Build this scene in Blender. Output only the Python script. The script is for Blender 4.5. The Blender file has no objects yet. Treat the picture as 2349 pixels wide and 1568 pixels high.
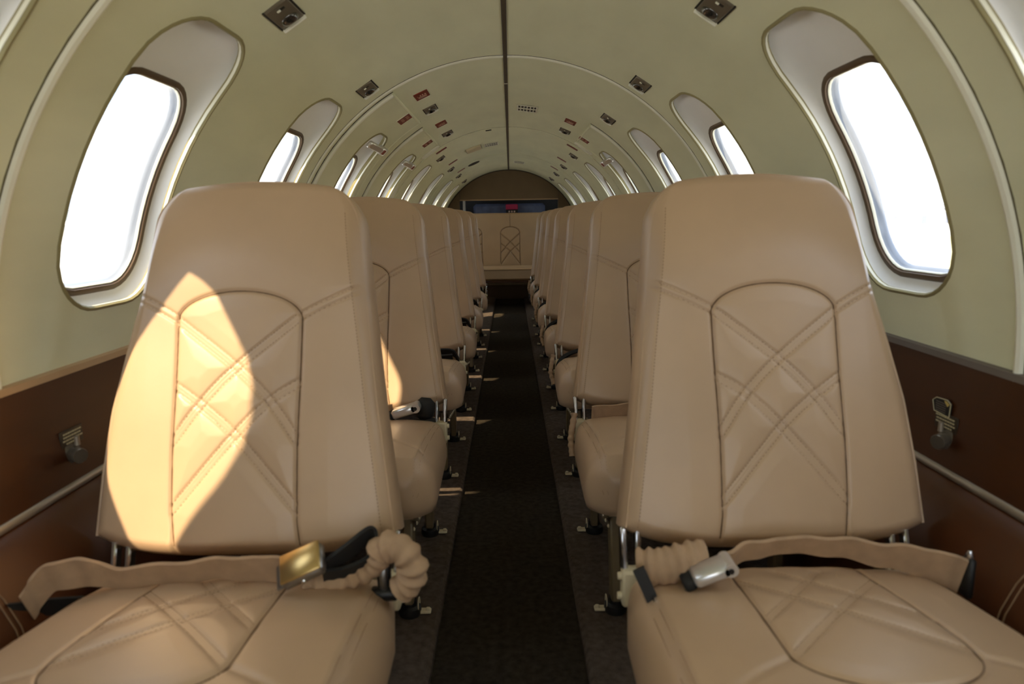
import bpy, math, random
import numpy as np
from mathutils import Matrix, Vector
random.seed(7); rng = np.random.default_rng(7)
S = bpy.context.scene
C = S.collection

# ------------------------------------------------------------------ camera
CAM = (0.008, 0.0, 0.89)
PITCH, YAW, ROLL = math.atan(282/1566), -0.0028, math.radians(0.9)
def cam_axes():
    c, s = math.cos(PITCH), math.sin(PITCH)
    def T(x, fw, up):
        Y = c*fw + s*up; Z = -s*fw + c*up
        X2 = x*math.cos(YAW) - Y*math.sin(YAW); Y2 = x*math.sin(YAW) + Y*math.cos(YAW)
        a = -ROLL
        return Vector((X2*math.cos(a) - Z*math.sin(a), Y2, X2*math.sin(a) + Z*math.cos(a)))
    return T(1, 0, 0), T(0, 0, 1), T(0, 1, 0)
r_, u_, f_ = cam_axes()
cd = bpy.data.cameras.new('camera'); cam = bpy.data.objects.new('camera', cd); C.objects.link(cam)
cam.matrix_world = Matrix(((r_.x, u_.x, -f_.x, CAM[0]), (r_.y, u_.y, -f_.y, CAM[1]), (r_.z, u_.z, -f_.z, CAM[2]), (0, 0, 0, 1)))
cd.sensor_width = 36; cd.lens = 24.0; cd.clip_start = 0.02; cd.clip_end = 9000
cd.dof.use_dof = True; cd.dof.focus_distance = 2.7; cd.dof.aperture_fstop = 4.5
S.camera = cam
# ------------------------------------------------------------------ sky, sun, exposure
SKY, SUN = 1.7, 5.8
w = bpy.data.worlds.new('sky'); S.world = w; w.use_nodes = True
nt = w.node_tree; nt.nodes.clear()
def N(t, **k):
    n = nt.nodes.new(t)
    for a, b in k.items(): setattr(n, a, b)
    return n
tc = N('ShaderNodeTexCoord'); mp = N('ShaderNodeMapping'); mp.inputs['Scale'].default_value = (1, 1, 2.6)
nz = N('ShaderNodeTexNoise'); nz.inputs['Scale'].default_value = 3.4; nz.inputs['Detail'].default_value = 6; nz.inputs['Roughness'].default_value = .55
cr = N('ShaderNodeValToRGB'); cr.color_ramp.elements[0].position = .38; cr.color_ramp.elements[1].position = .6
cr.color_ramp.elements[0].color = (.66, .80, 1, 1); cr.color_ramp.elements[1].color = (1, .99, .97, 1)
bg = N('ShaderNodeBackground'); bg.inputs[1].default_value = SKY; wo = N('ShaderNodeOutputWorld')
L = nt.links.new
L(tc.outputs['Generated'], mp.inputs[0]); L(mp.outputs[0], nz.inputs['Vector']); L(nz.outputs[0], cr.inputs[0]); L(cr.outputs[0], bg.inputs[0]); L(bg.outputs[0], wo.inputs[0])
sl = bpy.data.lights.new('sun', 'SUN'); sl.energy = SUN; sl.angle = math.radians(1.0); sl.color = (1, .77, .48)
so = bpy.data.objects.new('sun', sl); C.objects.link(so); so.location = (-4, -6, 8)
SUN_DIR = Vector((.61, 1, -1.20)).normalized()
so.rotation_euler = SUN_DIR.to_track_quat('-Z', 'Y').to_euler()
S.view_settings.view_transform = 'Standard'; S.view_settings.look = 'None'; S.view_settings.gamma = 1
S.view_settings.use_curve_mapping = False; S.view_settings.exposure = 0.88
S.cycles.max_bounces = 10; S.cycles.diffuse_bounces = 7; S.cycles.transparent_max_bounces = 12
S.cycles.use_denoising = True

# ------------------------------------------------------------------ materials
def lin(c): return tuple((v/255/12.92 if v/255 <= .04045 else ((v/255+.055)/1.055)**2.4) for v in c)
MATS = {}
def mat(name, col, rough=.5, metal=0., nscale=0, namt=.15, bscale=0, bstr=.2, bdist=.001, spec=.5, sheen=0, stretch=(1, 1, 1), coat=0):
    m = bpy.data.materials.new(name); m.use_nodes = True; t = m.node_tree; b = t.nodes['Principled BSDF']
    c = lin(col); b.inputs['Base Color'].default_value = (*c, 1); b.inputs['Roughness'].default_value = rough
    b.inputs['Metallic'].default_value = metal; b.inputs['Specular IOR Level'].default_value = spec
    if sheen: b.inputs['Sheen Weight'].default_value = sheen; b.inputs['Sheen Roughness'].default_value = .4
    if coat: b.inputs['Coat Weight'].default_value = coat
    co = t.nodes.new('ShaderNodeTexCoord'); mpn = t.nodes.new('ShaderNodeMapping'); mpn.inputs['Scale'].default_value = stretch
    t.links.new(co.outputs['Object'], mpn.inputs[0])
    n = t.nodes.new('ShaderNodeTexNoise'); n.inputs['Scale'].default_value = nscale or 6; n.inputs['Detail'].default_value = 5
    t.links.new(mpn.outputs[0], n.inputs['Vector'])
    r = t.nodes.new('ShaderNodeValToRGB'); r.color_ramp.elements[0].position = .3; r.color_ramp.elements[1].position = .7
    a = namt if nscale else .04
    r.color_ramp.elements[0].color = (*[v*(1-a) for v in c], 1); r.color_ramp.elements[1].color = (*[min(1, v*(1+a)) for v in c], 1)
    t.links.new(n.outputs[0], r.inputs[0]); t.links.new(r.outputs[0], b.inputs['Base Color'])
    if bscale:
        n2 = t.nodes.new('ShaderNodeTexNoise'); n2.inputs['Scale'].default_value = bscale; n2.inputs['Detail'].default_value = 3
        t.links.new(mpn.outputs[0], n2.inputs['Vector'])
        bp = t.nodes.new('ShaderNodeBump'); bp.inputs['Strength'].default_value = bstr; bp.inputs['Distance'].default_value = bdist
        t.links.new(n2.outputs[0], bp.inputs['Height']); t.links.new(bp.outputs[0], b.inputs['Normal'])
    MATS[name] = m
    return m
mat('liner', (227, 229, 200), .75, nscale=9, namt=.05, bscale=420, bstr=.25, bdist=.0008, spec=.25, stretch=(1, .35, 1))
mat('cream', (238, 238, 222), .35, spec=.5)
mat('lip', (150, 142, 104), .6, spec=.3)  # liner lip, darkened in colour for the shade at the window tops
mat('white_shell', (246, 248, 252), .5, spec=.35)
mat('gasket', (84, 62, 36), .5)
mat('acrylic_edge', (150, 160, 178), .2, spec=.6)
mat('leather', (188, 159, 129), .36, nscale=5, namt=.06, bscale=650, bstr=.22, bdist=.0006, spec=.5)
mat('leather_piping', (186, 154, 116), .42, bscale=650, bstr=.2, bdist=.0005)
mat('thread', (128, 100, 72), .8)
mat('welt', (104, 78, 52), .6)
mat('bench_leather', (182, 152, 114), .45, nscale=5, namt=.06, bscale=650, bstr=.2, bdist=.0006)
mat('wainscot', (70, 36, 8), .45, nscale=14, namt=.22, bscale=160, bstr=.08, bdist=.0006, spec=.45, stretch=(1, .12, 1))
mat('ledge_leather', (78, 40, 13), .42, nscale=8, namt=.12, bscale=500, bstr=.2, bdist=.0005)
mat('alu_strip', (176, 166, 150), .35, metal=.6)
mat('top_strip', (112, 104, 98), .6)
mat('carpet_aisle', (58, 51, 41), .95, nscale=60, namt=.35, bscale=700, bstr=1, bdist=.004, spec=.1)
mat('carpet_side', (98, 86, 76), .95, nscale=60, namt=.3, bscale=700, bstr=1, bdist=.004, spec=.1)
mat('dark_gap', (34, 30, 22), .8)
mat('gap_soft', (104, 98, 72), .8)
mat('strip', (70, 60, 46), .6)
mat('frame_paint', (128, 112, 84), .4, metal=.25, nscale=20, namt=.12)
mat('bracket_cream', (212, 198, 164), .45)
mat('chrome', (206, 206, 208), .2, metal=1)
mat('steel', (150, 148, 144), .32, metal=.9)
mat('black', (22, 21, 20), .5)
mat('web_black', (26, 25, 24), .75, bscale=600, bstr=.4, bdist=.0006)
mat('web_beige', (172, 142, 112), .85, nscale=40, namt=.1, bscale=500, bstr=.5, bdist=.001, stretch=(1, 1, 1))
mat('gold', (196, 168, 112), .3, metal=.85)
mat('silver_buckle', (222, 222, 224), .28, metal=.75)
mat('lamp_plate', (116, 108, 94), .38, metal=.35)
mat('lamp_lens', (44, 42, 40), .08, spec=.8, coat=.5)
mat('red_plate', (122, 30, 14), .4)
mat('red_paint', (168, 26, 24), .45)
mat('print', (226, 190, 168), .6)
mat('print_light', (206, 196, 160), .6)
mat('print_yellow', (214, 190, 110), .6)
mat('bulk_brown', (112, 92, 68), .7, nscale=8, namt=.05, bscale=420, bstr=.2, bdist=.0006)
mat('bag_grey', (96, 104, 128), .6, nscale=12, namt=.25)
mat('pink_red', (206, 50, 92), .5)
mat('knob', (120, 112, 100), .3, metal=.6)
mat('smoke_plate', (52, 42, 30), .35)
mat('ground', (222, 224, 222), .95, nscale=.35, namt=.12)
mat('grass', (196, 190, 150), .95, nscale=.6, namt=.2)
mat('concrete', (206, 204, 198), .9)
mat('build_white', (226, 226, 224), .8)
mat('build_grey', (150, 154, 162), .8)
mat('build_blue', (120, 128, 150), .7)
mat('hill', (136, 146, 150), 1, nscale=.02, namt=.15)  # distance haze put into the ridge colour as blue-grey
mat('tree', (112, 122, 84), 1, nscale=.4, namt=.25)
g = bpy.data.materials.new('glass'); g.use_nodes = True; t = g.node_tree; t.nodes.clear()
o_ = t.nodes.new('ShaderNodeOutputMaterial'); mx = t.nodes.new('ShaderNodeMixShader'); tr = t.nodes.new('ShaderNodeBsdfTransparent'); gl = t.nodes.new('ShaderNodeBsdfGlossy'); lw = t.nodes.new('ShaderNodeLayerWeight'); pw = t.nodes.new('ShaderNodeMath'); fr = t.nodes.new('ShaderNodeMath')
tr.inputs[0].default_value = (.93, .95, .96, 1); gl.inputs['Roughness'].default_value = .02; pw.operation = 'POWER'; pw.inputs[1].default_value = 4; fr.operation = 'MULTIPLY_ADD'; fr.inputs[1].default_value = .5; fr.inputs[2].default_value = .03; lw.inputs[0].default_value = .5; t.links.new(lw.outputs['Facing'], pw.inputs[0]); t.links.new(pw.outputs[0], fr.inputs[0])
t.links.new(fr.outputs[0], mx.inputs[0]); t.links.new(tr.outputs[0], mx.inputs[1]); t.links.new(gl.outputs[0], mx.inputs[2]); t.links.new(mx.outputs[0], o_.inputs[0])
MATS['glass'] = g

# ------------------------------------------------------------------ mesh helpers
class MB:
    def __init__(s): s.v = []; s.f = []
    def add(s, vs, fs):
        b = len(s.v); s.v += [tuple(map(float, p)) for p in vs]; s.f += [tuple(i+b for i in f) for f in fs]; return s
    def box(s, c, d, M=None, bev=0):
        x, y, z = [q/2 for q in d]
        if bev:
            b = min(bev, x*.9, y*.9, z*.9); vs = []; 
            import itertools
            for sx, sy, sz in itertools.product((-1, 1), repeat=3):
                vs += [(sx*x, sy*(y-b), sz*(z-b)), (sx*(x-b), sy*y, sz*(z-b)), (sx*(x-b), sy*(y-b), sz*z)]
            idx = {k: i for i, k in enumerate(itertools.product((-1, 1), repeat=3))}
            fs = []
            for ax in range(3):
                o1, o2 = [(1, 2), (2, 0), (0, 1)][ax]
                for sg in (-1, 1):
                    q = []
                    for a, b2 in ((-1, -1), (1, -1), (1, 1), (-1, 1)):
                        k = [0, 0, 0]; k[ax] = sg; k[o1] = a; k[o2] = b2; q.append(idx[tuple(k)]*3+ax)
                    fs.append(q if sg > 0 else q[::-1])
            for ax in range(3):          # edges parallel to ax
                o1, o2 = [(1, 2), (2, 0), (0, 1)][ax]
                for a in (-1, 1):
                    for b2 in (-1, 1):
                        k0 = [0, 0, 0]; k1 = [0, 0, 0]; k0[ax] = -1; k1[ax] = 1
                        for k in (k0, k1): k[o1] = a; k[o2] = b2
                        i0, i1 = idx[tuple(k0)]*3, idx[tuple(k1)]*3
                        q = [i0+o1, i1+o1, i1+o2, i0+o2]
                        fs.append(q if a*b2 < 0 else q[::-1])
            for k, i in idx.items():
                q = [i*3, i*3+1, i*3+2]; fs.append(q if k[0]*k[1]*k[2] > 0 else q[::-1])
        else:
            vs = [(sx*x, sy*y, sz*z) for sx in (-1, 1) for sy in (-1, 1) for sz in (-1, 1)]
            fs = [(0, 1, 3, 2), (4, 6, 7, 5), (0, 4, 5, 1), (2, 3, 7, 6), (0, 2, 6, 4), (1, 5, 7, 3)]
        out = []
        for p in vs:
            p = Vector(p)
            if M is not None: p = M @ p
            out.append((p.x+c[0], p.y+c[1], p.z+c[2]))
        return s.add(out, fs)
    def tube(s, pts, r, n=8, closed=False, cap=True, flat=None):
        P = [Vector(p) for p in pts]; m = len(P); rings = []; up = None
        rr = r if hasattr(r, '__len__') else [r]*m
        for i in range(m):
            a = P[(i-1) % m] if (i > 0 or closed) else P[i]; b = P[(i+1) % m] if (i < m-1 or closed) else P[i]
            tg = (b-a).normalized()
            if up is None:
                up = Vector((0, 0, 1)) if abs(tg.z) < .9 else Vector((1, 0, 0))
            sd = tg.cross(up).normalized(); up = sd.cross(tg).normalized()
            e = (1, 1) if flat is None else flat
            rings.append([P[i] + (sd*math.cos(2*math.pi*k/n)*e[0] + up*math.sin(2*math.pi*k/n)*e[1])*rr[i] for k in range(n)])
        vs = [p for q in rings for p in q]; fs = []
        for i in range(m if closed else m-1):
            j = (i+1) % m
            for k in range(n): fs.append((i*n+k, i*n+(k+1) % n, j*n+(k+1) % n, j*n+k))
        if cap and not closed: fs += [tuple(range(n))[::-1], tuple((m-1)*n+k for k in range(n))]
        return s.add(vs, fs)
    def lathe(s, prof, org, ax, n=20):
        ax = Vector(ax).normalized(); e1 = ax.orthogonal().normalized(); e2 = ax.cross(e1); org = Vector(org)
        vs = []; fs = []
        for r, h in prof:
            for k in range(n):
                a = 2*math.pi*k/n; vs.append(org+ax*h+(e1*math.cos(a)+e2*math.sin(a))*r)
        for i in range(len(prof)-1):
            for k in range(n): fs.append((i*n+k, i*n+(k+1) % n, (i+1)*n+(k+1) % n, (i+1)*n+k))
        fs += [tuple(range(n))[::-1], tuple((len(prof)-1)*n+k for k in range(n))]
        return s.add(vs, fs)
    def ribbon(s, pts, wv, th):
        # flat strap: pts centre path, wv width vector (or list), th thickness
        P = [Vector(p) for p in pts]; m = len(P); vs = []; fs = []
        for i in range(m):
            wd = Vector(wv[i] if isinstance(wv, list) else wv)
            tg = (P[min(i+1, m-1)]-P[max(i-1, 0)]).normalized(); nn = tg.cross(wd).normalized()*th/2
            h = wd/2
            vs += [P[i]-h-nn, P[i]+h-nn, P[i]+h+nn, P[i]-h+nn]
        for i in range(m-1):
            for k in range(4): fs.append((i*4+k, i*4+(k+1) % 4, i*4+4+(k+1) % 4, i*4+4+k))
        fs += [(3, 2, 1, 0), tuple((m-1)*4+k for k in range(4))]
        return s.add(vs, fs)
    def mesh(s, name, m, smooth=40):
        me = bpy.data.meshes.new(name); me.from_pydata(s.v, [], s.f); me.materials.append(MATS[m])
        finish(me, smooth); return me
    def build(s, name, m, parent=None, smooth=40): return link(name, s.mesh(name, m, smooth), parent)
import bmesh
def finish(me, smooth):
    bm = bmesh.new(); bm.from_mesh(me); bmesh.ops.recalc_face_normals(bm, faces=bm.faces)
    if smooth:
        th = math.radians(smooth)
        for f in bm.faces: f.smooth = True
        for e in bm.edges:
            if len(e.link_faces) == 2 and e.calc_face_angle(0) > th: e.smooth = False
    bm.to_mesh(me); bm.free(); me.update()
def link(name, me, parent=None, loc=None):
    o = bpy.data.objects.new(name, me); C.objects.link(o)
    if parent is not None: o.parent = parent
    if loc is not None: o.location = loc
    return o
def tag(o, label=None, cat=None, group=None, kind=None):
    if label: o['label'] = label
    if cat: o['category'] = cat
    if group: o['group'] = group
    if kind: o['kind'] = kind
    return o
def empty(name, loc=(0, 0, 0), M=None):
    o = bpy.data.objects.new(name, None); C.objects.link(o); o.empty_display_size = .05
    if M is not None: o.matrix_world = M
    else: o.location = loc
    return o
def crom(pts, n=8):
    P = [Vector(p) for p in pts]; P = [P[0]*2-P[1]] + P + [P[-1]*2-P[-2]]; out = []
    for i in range(1, len(P)-2):
        for k in range(n):
            t = k/n; a, b, c, d = P[i-1:i+3]
            out.append(.5*((2*b)+(c-a)*t+(2*a-5*b+4*c-d)*t*t+(3*b-a-3*c+d)*t**3))
    out.append(P[-2]); return out

# ------------------------------------------------------------------ fuselage shell
R, ZC = .785, .64
YF, YB = -1.1, 7.72                       # forward end (open towards the entry), rear bulkhead
A_LOW = 91.0
def cyl(y, a, r=R): return (r*math.sin(math.radians(a)), y, ZC+r*math.cos(math.radians(a)))
WY = [.748, 1.335, 2.13, 2.90, 3.79, 4.59, 5.44, 6.31, 7.15]
OPEN = dict(hw=.170, a0=40.2, a1=83.0, r=.118)
GASKET = dict(hw=.147, a0=51.4, a1=80.6, r=.090); GASKET_FWD = dict(hw=.186, a0=52.0, a1=81.4, r=.150)  # forward panes, out of view, widened to shape the sun patch
def rect_dirs(n=14):
    o = []
    for k in range(n): o.append((-1+2*k/n, -1))
    for k in range(n): o.append((1, -1+2*k/n))
    for k in range(n): o.append((1-2*k/n, 1))
    for k in range(n): o.append((-1, 1-2*k/n))
    return o
DIRS = rect_dirs()
ND = len(DIRS)
def outline(yc, spec, grow=0.0, rr=R):
    """rounded rectangle on the wall: list of (y, angle)"""
    k = math.degrees(1/rr); am = (spec['a0']+spec['a1'])/2; hh = (spec['a1']-spec['a0'])/2/k+grow; hw = spec['hw']+grow; r = max(.01, spec['r']+grow)
    pts = []
    for dx, dy in DIRS:
        vx, vy = dx*hw, dy*hh; lo, hi = 0, 1.001
        for _ in range(24):
            t_ = (lo+hi)/2; qx = abs(vx*t_)-(hw-r); qy = abs(vy*t_)-(hh-r)
            sd = math.hypot(max(qx, 0), max(qy, 0))+min(max(qx, qy), 0)-r
            if sd > 0: hi = t_
            else: lo = t_
        pts.append((yc+vx*lo, am+vy*lo*k))
    return pts
def loft(mb, loops):
    n = len(loops[0]); vs = [p for l in loops for p in l]; fs = []
    for i in range(len(loops)-1):
        for k in range(n): fs.append((i*n+k, i*n+(k+1) % n, (i+1)*n+(k+1) % n, (i+1)*n+k))
    mb.add(vs, fs)
def radial_normals(me):
    me.update()
    nr = []
    for v in me.vertices:
        x, z = v.co.x, v.co.z-ZC; l = math.hypot(x, z); nr.append((-x/l, 0, -z/l))
    bm = bmesh.new(); bm.from_mesh(me)
    bm.normal_update()
    fl = [f for f in bm.faces if f.normal.x*-(f.calc_center_median().x)+f.normal.z*-(f.calc_center_median().z-ZC) < 0]
    bmesh.ops.reverse_faces(bm, faces=fl)
    for f in bm.faces: f.smooth = True
    bm.to_mesh(me); bm.free(); me.update()
    me.normals_split_custom_set_from_vertices(nr)
def panel_mesh(name, side, y0, y1, wins, a_top, a_bot, r, m, edge=0.0):
    """curved lining panel between two rings, with the window openings cut out"""
    mb = MB(); a_mid = 33.0 if a_top < 33 else a_top
    def gridp(ya, yb, aa, ab, ny, na):
        vs = [cyl(ya+(yb-ya)*i/ny, side*(aa+(ab-aa)*j/na), r) for i in range(ny+1) for j in range(na+1)]
        fs = [(i*(na+1)+j, (i+1)*(na+1)+j, (i+1)*(na+1)+j+1, i*(na+1)+j+1) for i in range(ny) for j in range(na)]
        mb.add(vs, fs)
    if a_top < a_mid: gridp(y0, y1, a_top, a_mid, max(2, int((y1-y0)/.2)), 22)
    wins = sorted(wins); cuts = [y0]+[(wins[i]+wins[i+1])/2 for i in range(len(wins)-1)]+[y1]
    if not wins: gridp(y0, y1, a_mid, a_bot, 4, 36)
    for i, yc in enumerate(wins):
        ya, yb = cuts[i], cuts[i+1]
        A = outline(yc, OPEN); am = (a_mid+a_bot)/2; ym = (ya+yb)/2
        B = [(ym+dx*(yb-ya)/2, am+dy*(a_bot-a_mid)/2) for dx, dy in DIRS]
        K = 9; loops = []
        for k in range(K+1):
            t_ = k/K; loops.append([cyl(p[0]*(1-t_)+q[0]*t_, side*(p[1]*(1-t_)+q[1]*t_), r) for p, q in zip(A, B)])
        loft(mb, loops)
    me = bpy.data.meshes.new(name); me.from_pydata(mb.v, [], mb.f); me.materials.append(MATS[m])
    bm = bmesh.new(); bm.from_mesh(me); bmesh.ops.remove_doubles(bm, verts=bm.verts, dist=1e-5); bm.to_mesh(me); bm.free()
    radial_normals(me)
    return me
RINGS = [1.018, 2.403, 4.193, 5.86]
def arc_tube(y, a0, a1, r, rad, n=8, steps=60): return [cyl(y, a0+(a1-a0)*k/steps, r) for k in range(steps+1)]
walls = {}
sun_side = {-1: 'sunlit', 1: 'shaded'}
for side, nm in ((-1, 'left'), (1, 'right')):
    wl = empty('wall_'+nm, (0, 0, 0)); walls[side] = wl
    tag(wl, f'sage green curved cabin lining and wainscot on the {sun_side[side]} side', 'wall', kind='structure')
    bounds = [YF]+RINGS+[YB+.02]
    for i in range(len(bounds)-1):
        y0, y1 = bounds[i]+.0012, bounds[i+1]-.0012
        link('liner_panel', panel_mesh('liner_panel', side, y0, y1, [q for q in WY if y0 < q < y1], .4, A_LOW, R, 'liner'), wl)
    # joint beads between the panels
    for yy, rad in zip(RINGS, (.0085, .0062, .0042, .0022)):
        MB().tube(arc_tube(yy, side*.5, side*A_LOW, R-.001, rad), rad, 8).build('joint_bead', 'cream' if rad > .005 else 'liner', wl)
        if rad > .004:
            MB().tube(arc_tube(yy-rad*1.05, side*.5, side*A_LOW, R+.0006, rad), rad*.3, 6).build('joint_gap', 'gap_soft' if yy < 2 else 'dark_gap', wl)
    # wainscot: wood panel, cap strip, rail, padded ledge
    def extr(prof, y0, y1, ny, m, name, closed=False):
        mb = MB(); n = len(prof)
        vs = [(side*p[0], y0+(y1-y0)*j/ny, p[1]) for j in range(ny+1) for p in prof]
        fs = [(j*n+k, j*n+(k+1) % n, (j+1)*n+(k+1) % n, (j+1)*n+k) for j in range(ny) for k in range(n if closed else n-1)]
        if closed: fs += [tuple(range(n)), tuple(ny*n+k for k in range(n))]
        mb.add(vs, fs)
        return mb.build(name, m, wl, 50)
    extr([(.79, .645), (.776, .638), (.768, .55), (.757, .446), (.79, .44)], YF, YB, 2, 'wainscot', 'wainscot_panel', True)
    extr([(.789, .647), (.773, .645), (.7715, .634), (.789, .633)], YF, YB, 2, 'leather_piping' if side < 0 else 'top_strip', 'cap_strip', True)  # left cap coloured tan for the sunlight on it, right cap grey
    pr = [(.757+.006*math.cos(a), .446+.0075*math.sin(a)) for a in [2*math.pi*k/10 for k in range(10)]]
    extr(pr, YF, YB, 2, 'alu_strip', 'rail', True)
    led = [(.79, .44), (.752, .438), (.732, .418), (.704, .38), (.686, .34), (.678, .30), (.674, .2), (.672, .02), (.79, .02)]
    extr(led, YF, YB, 2, 'ledge_leather', 'side_ledge', True)
    for ys in (.862, .872):
        MB().tube([(side*(p[0]-.0008), ys, p[1]) for p in led[1:8]], .0012, 6).build('ledge_seam', 'thread', wl)
wf = empty('wall_front', (0, YF+.05, 0)); tag(wf, 'low brown half partition at the forward end of the cabin', 'wall', kind='structure')  # unseen half partition, added to keep low light off cushions and floor
MB().box((0, 0, .30), (1.5, .03, .62), None, .006).build('partition_panel', 'wainscot', wf)
MB().box((0, 0, .62), (1.5, .045, .02), None, .006).build('partition_cap', 'leather_piping', wf)
# centre joint strip of the ceiling
mb = MB()
mb.box((0, (YF+YB)/2, ZC+R-.001), (.0145, YB-YF, .006), bev=.002)
st = mb.build('trim_1', 'strip'); tag(st, 'dark joint strip running along the top of the curved ceiling', 'strip', kind='structure')
MB().box((0, 2.86, ZC+R-.0045), (.0135, .004, .002)).build('splice', 'cream', st)

# ------------------------------------------------------------------ emergency exit panels
def exit_panel(n, side, y0, y1, yw, a_top, label):
    root = empty(f'door_{n}', cyl((y0+y1)/2, side*60)); tag(root, label, 'door', kind='structure')
    inv = root.matrix_world.inverted() if False else Matrix.Translation(-Vector(root.location))
    r1 = R-.007
    me = panel_mesh('exit_panel', side, y0+.008, y1-.008, [yw], a_top+.6, A_LOW, r1, 'liner'); me.transform(inv); link('exit_panel', me, root)
    da = math.degrees(.0075/R)
    # rolled edge
    for nm, pts, rad, m in (('edge_bead', [cyl(y0+.008, side*(a_top+.7+(A_LOW-a_top-.7)*k/50), r1+.0015) for k in range(51)], .0085, 'cream'),
                            ('edge_roll', [cyl(y0+.008+(y1-y0-.016)*k/20, side*(a_top+.7), r1+.003) for k in range(21)], .006, 'liner'),
                            ('edge_roll', [cyl(y1-.008, side*(a_top+.7+(A_LOW-a_top-.7)*k/50), r1+.003) for k in range(51)], .006, 'liner')):
        b = MB().tube(pts, rad, 8); me = b.mesh(nm, m); me.transform(inv); link(nm, me, root)
    b = MB().tube([cyl(y0-.003, side*(a_top+.2+(A_LOW-a_top)*k/50), R+.0004) for k in range(51)], .0024, 6); me = b.mesh('edge_gap', 'dark_gap'); me.transform(inv); link('edge_gap', me, root)
    b = MB().tube([cyl(y1+.002, side*(a_top+.2+(A_LOW-a_top)*k/50), R-.0003) for k in range(51)], .002, 6); me = b.mesh('edge_gap', 'dark_gap'); me.transform(inv); link('edge_gap', me, root)
    # grab handle across the top of the window opening
    a_h = 44.5; hb = MB()
    def fr(y, a, r):
        p = Vector(cyl(y, side*a, r)); a_ = math.radians(side*a)
        ex = Vector((-math.cos(a_), 0, math.sin(a_))); ez = Vector((-math.sin(a_), 0, -math.cos(a_)))
        return p, Matrix((ex, (0, 1, 0), ez)).transposed()
    p, M3 = fr(yw-.02, a_h, r1-.012); hb.box(p, (.030, .235, .016), M3, .005)
    p, M3 = fr(yw+.145, a_h, r1-.010); hb.box(p, (.036, .10, .026), M3, .005)
    me = hb.mesh('exit_handle', 'silver_buckle'); me.transform(inv); h = link('exit_handle', me, root)
    p, M3 = fr(yw+.125, a_h, r1-.0235); me = MB().box(p, (.022, .034, .004), M3, .001).mesh('release_button', 'red_plate'); me.transform(inv); link('release_button', me, h)
    p, M3 = fr(yw+.155, a_h, r1-.0235); me = MB().box(p, (.03, .008, .004), M3, .001).mesh('button_guard', 'cream'); me.transform(inv); link('button_guard', me, h)
    return root
exit_panel(1, -1, 2.452, 3.172, 2.90, 29.2, 'sage green emergency exit panel just behind the white ceiling joint bead, sunlit side')
exit_panel(2, -1, 3.322, 4.008, 3.79, 29.9, 'sage green emergency exit panel with an oval finger pull behind it, sunlit side')
exit_panel(3, 1, 3.31, 3.99, 3.79, 29.6, 'sage green emergency exit panel on the shaded side wall')

# ------------------------------------------------------------------ windows
exit_w = {(-1, 2.90), (-1, 3.79), (1, 3.79)}
ordw = ['first', 'second', 'third', 'fourth', 'fifth', 'sixth', 'seventh', 'eighth', 'ninth', 'tenth', 'eleventh', 'twelfth']
_o = ['first', 'second', 'third', 'fourth', 'fifth', 'sixth', 'seventh', 'eighth', 'ninth']
def window(n, side, yc, i):
    GASK = GASKET_FWD if i == 0 else GASKET
    root = empty(f'window_{n}', cyl(yc, side*61, R+.03))
    inv = Matrix.Translation(-Vector(root.location))
    tag(root, f'tall rounded cabin window in white reveal, {sun_side[side]} side, {ordw[8-i]} counted forward from rear bulkhead', 'window', kind='structure')
    rin = R-.0075 if (side, yc) in exit_w else R
    def lp(spec, grow, r, sh=0): return [cyl(y, side*a, r) for y, a in outline(yc+sh, spec, grow)]
    def part(name, m, loops, sm=60, par=None):
        b = MB(); loft(b, loops); me = bpy.data.meshes.new(name); me.from_pydata(b.v, [], b.f); me.materials.append(MATS[m]); finish(me, sm)
        # face the cabin
        me.transform(inv); return link(name, me, par or root)
    # rolled lip of the opening
    def sm(a, y): q = min(1, max(0, (52-abs(a))/8)); p = min(1, max(0, (yc+.10-y)/.11)); return q*q*(3-2*q)*p*p*(3-2*p)
    def lpd(grow, base): return [cyl(y, side*a, R+base+.046*sm(a, y)) for y, a in outline(yc, OPEN, grow)]
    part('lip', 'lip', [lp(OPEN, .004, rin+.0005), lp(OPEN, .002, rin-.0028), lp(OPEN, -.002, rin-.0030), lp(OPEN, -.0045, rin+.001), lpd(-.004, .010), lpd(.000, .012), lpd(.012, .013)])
    part('lip_edge', 'cream', [lp(OPEN, -.0050, rin+.0008), lp(OPEN, -.0058, rin+.0035), lp(OPEN, -.0046, rin+.007)])
    # white moulded reveal from the lip out to the gasket
    lo = []; A = outline(yc, OPEN, .006); B = outline(yc, GASK, .011)
    for k in range(11):
        t_ = k/10; w_ = math.sin(t_*math.pi/2)**.8
        lo.append([cyl(p[0]*(1-t_)+q[0]*t_, side*(p[1]*(1-t_)+q[1]*t_), R+(.0125+.046*sm(p[1], p[0]))*(1-w_)+.036*w_) for p, q in zip(A, B)])
    part('reveal', 'white_shell', lo)
    part('gasket', 'gasket', [lp(GASK, .013, R+.038), lp(GASK, .0125, R+.033), lp(GASK, .010, R+.030), lp(GASK, .002, R+.0315), lp(GASK, 0, R+.040)])
    part('inner_frame', 'cream', [lp(GASK, .0015, R+.038), lp(GASK, -.0015, R+.036), lp(GASK, -.003, R+.038), lp(GASK, -.003, R+.042)])
    part('acrylic_rim', 'acrylic_edge', [lp(GASK, -.0025, R+.041), lp(GASK, -.0045, R+.048), lp(GASK, -.008, R+.054), lp(GASK, -.007, R+.058)])
    P = outline(yc, GASK, -.0065); ym = yc; am = (GASK['a0']+GASK['a1'])/2
    part('pane', 'glass', [[cyl(ym+(p[0]-ym)*k/6, side*(am+(p[1]-am)*k/6), R+.055) for p in P] for k in (6, 5, 4, 3, 2, 1, 0.001)])
    return root
n = 0
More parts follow.
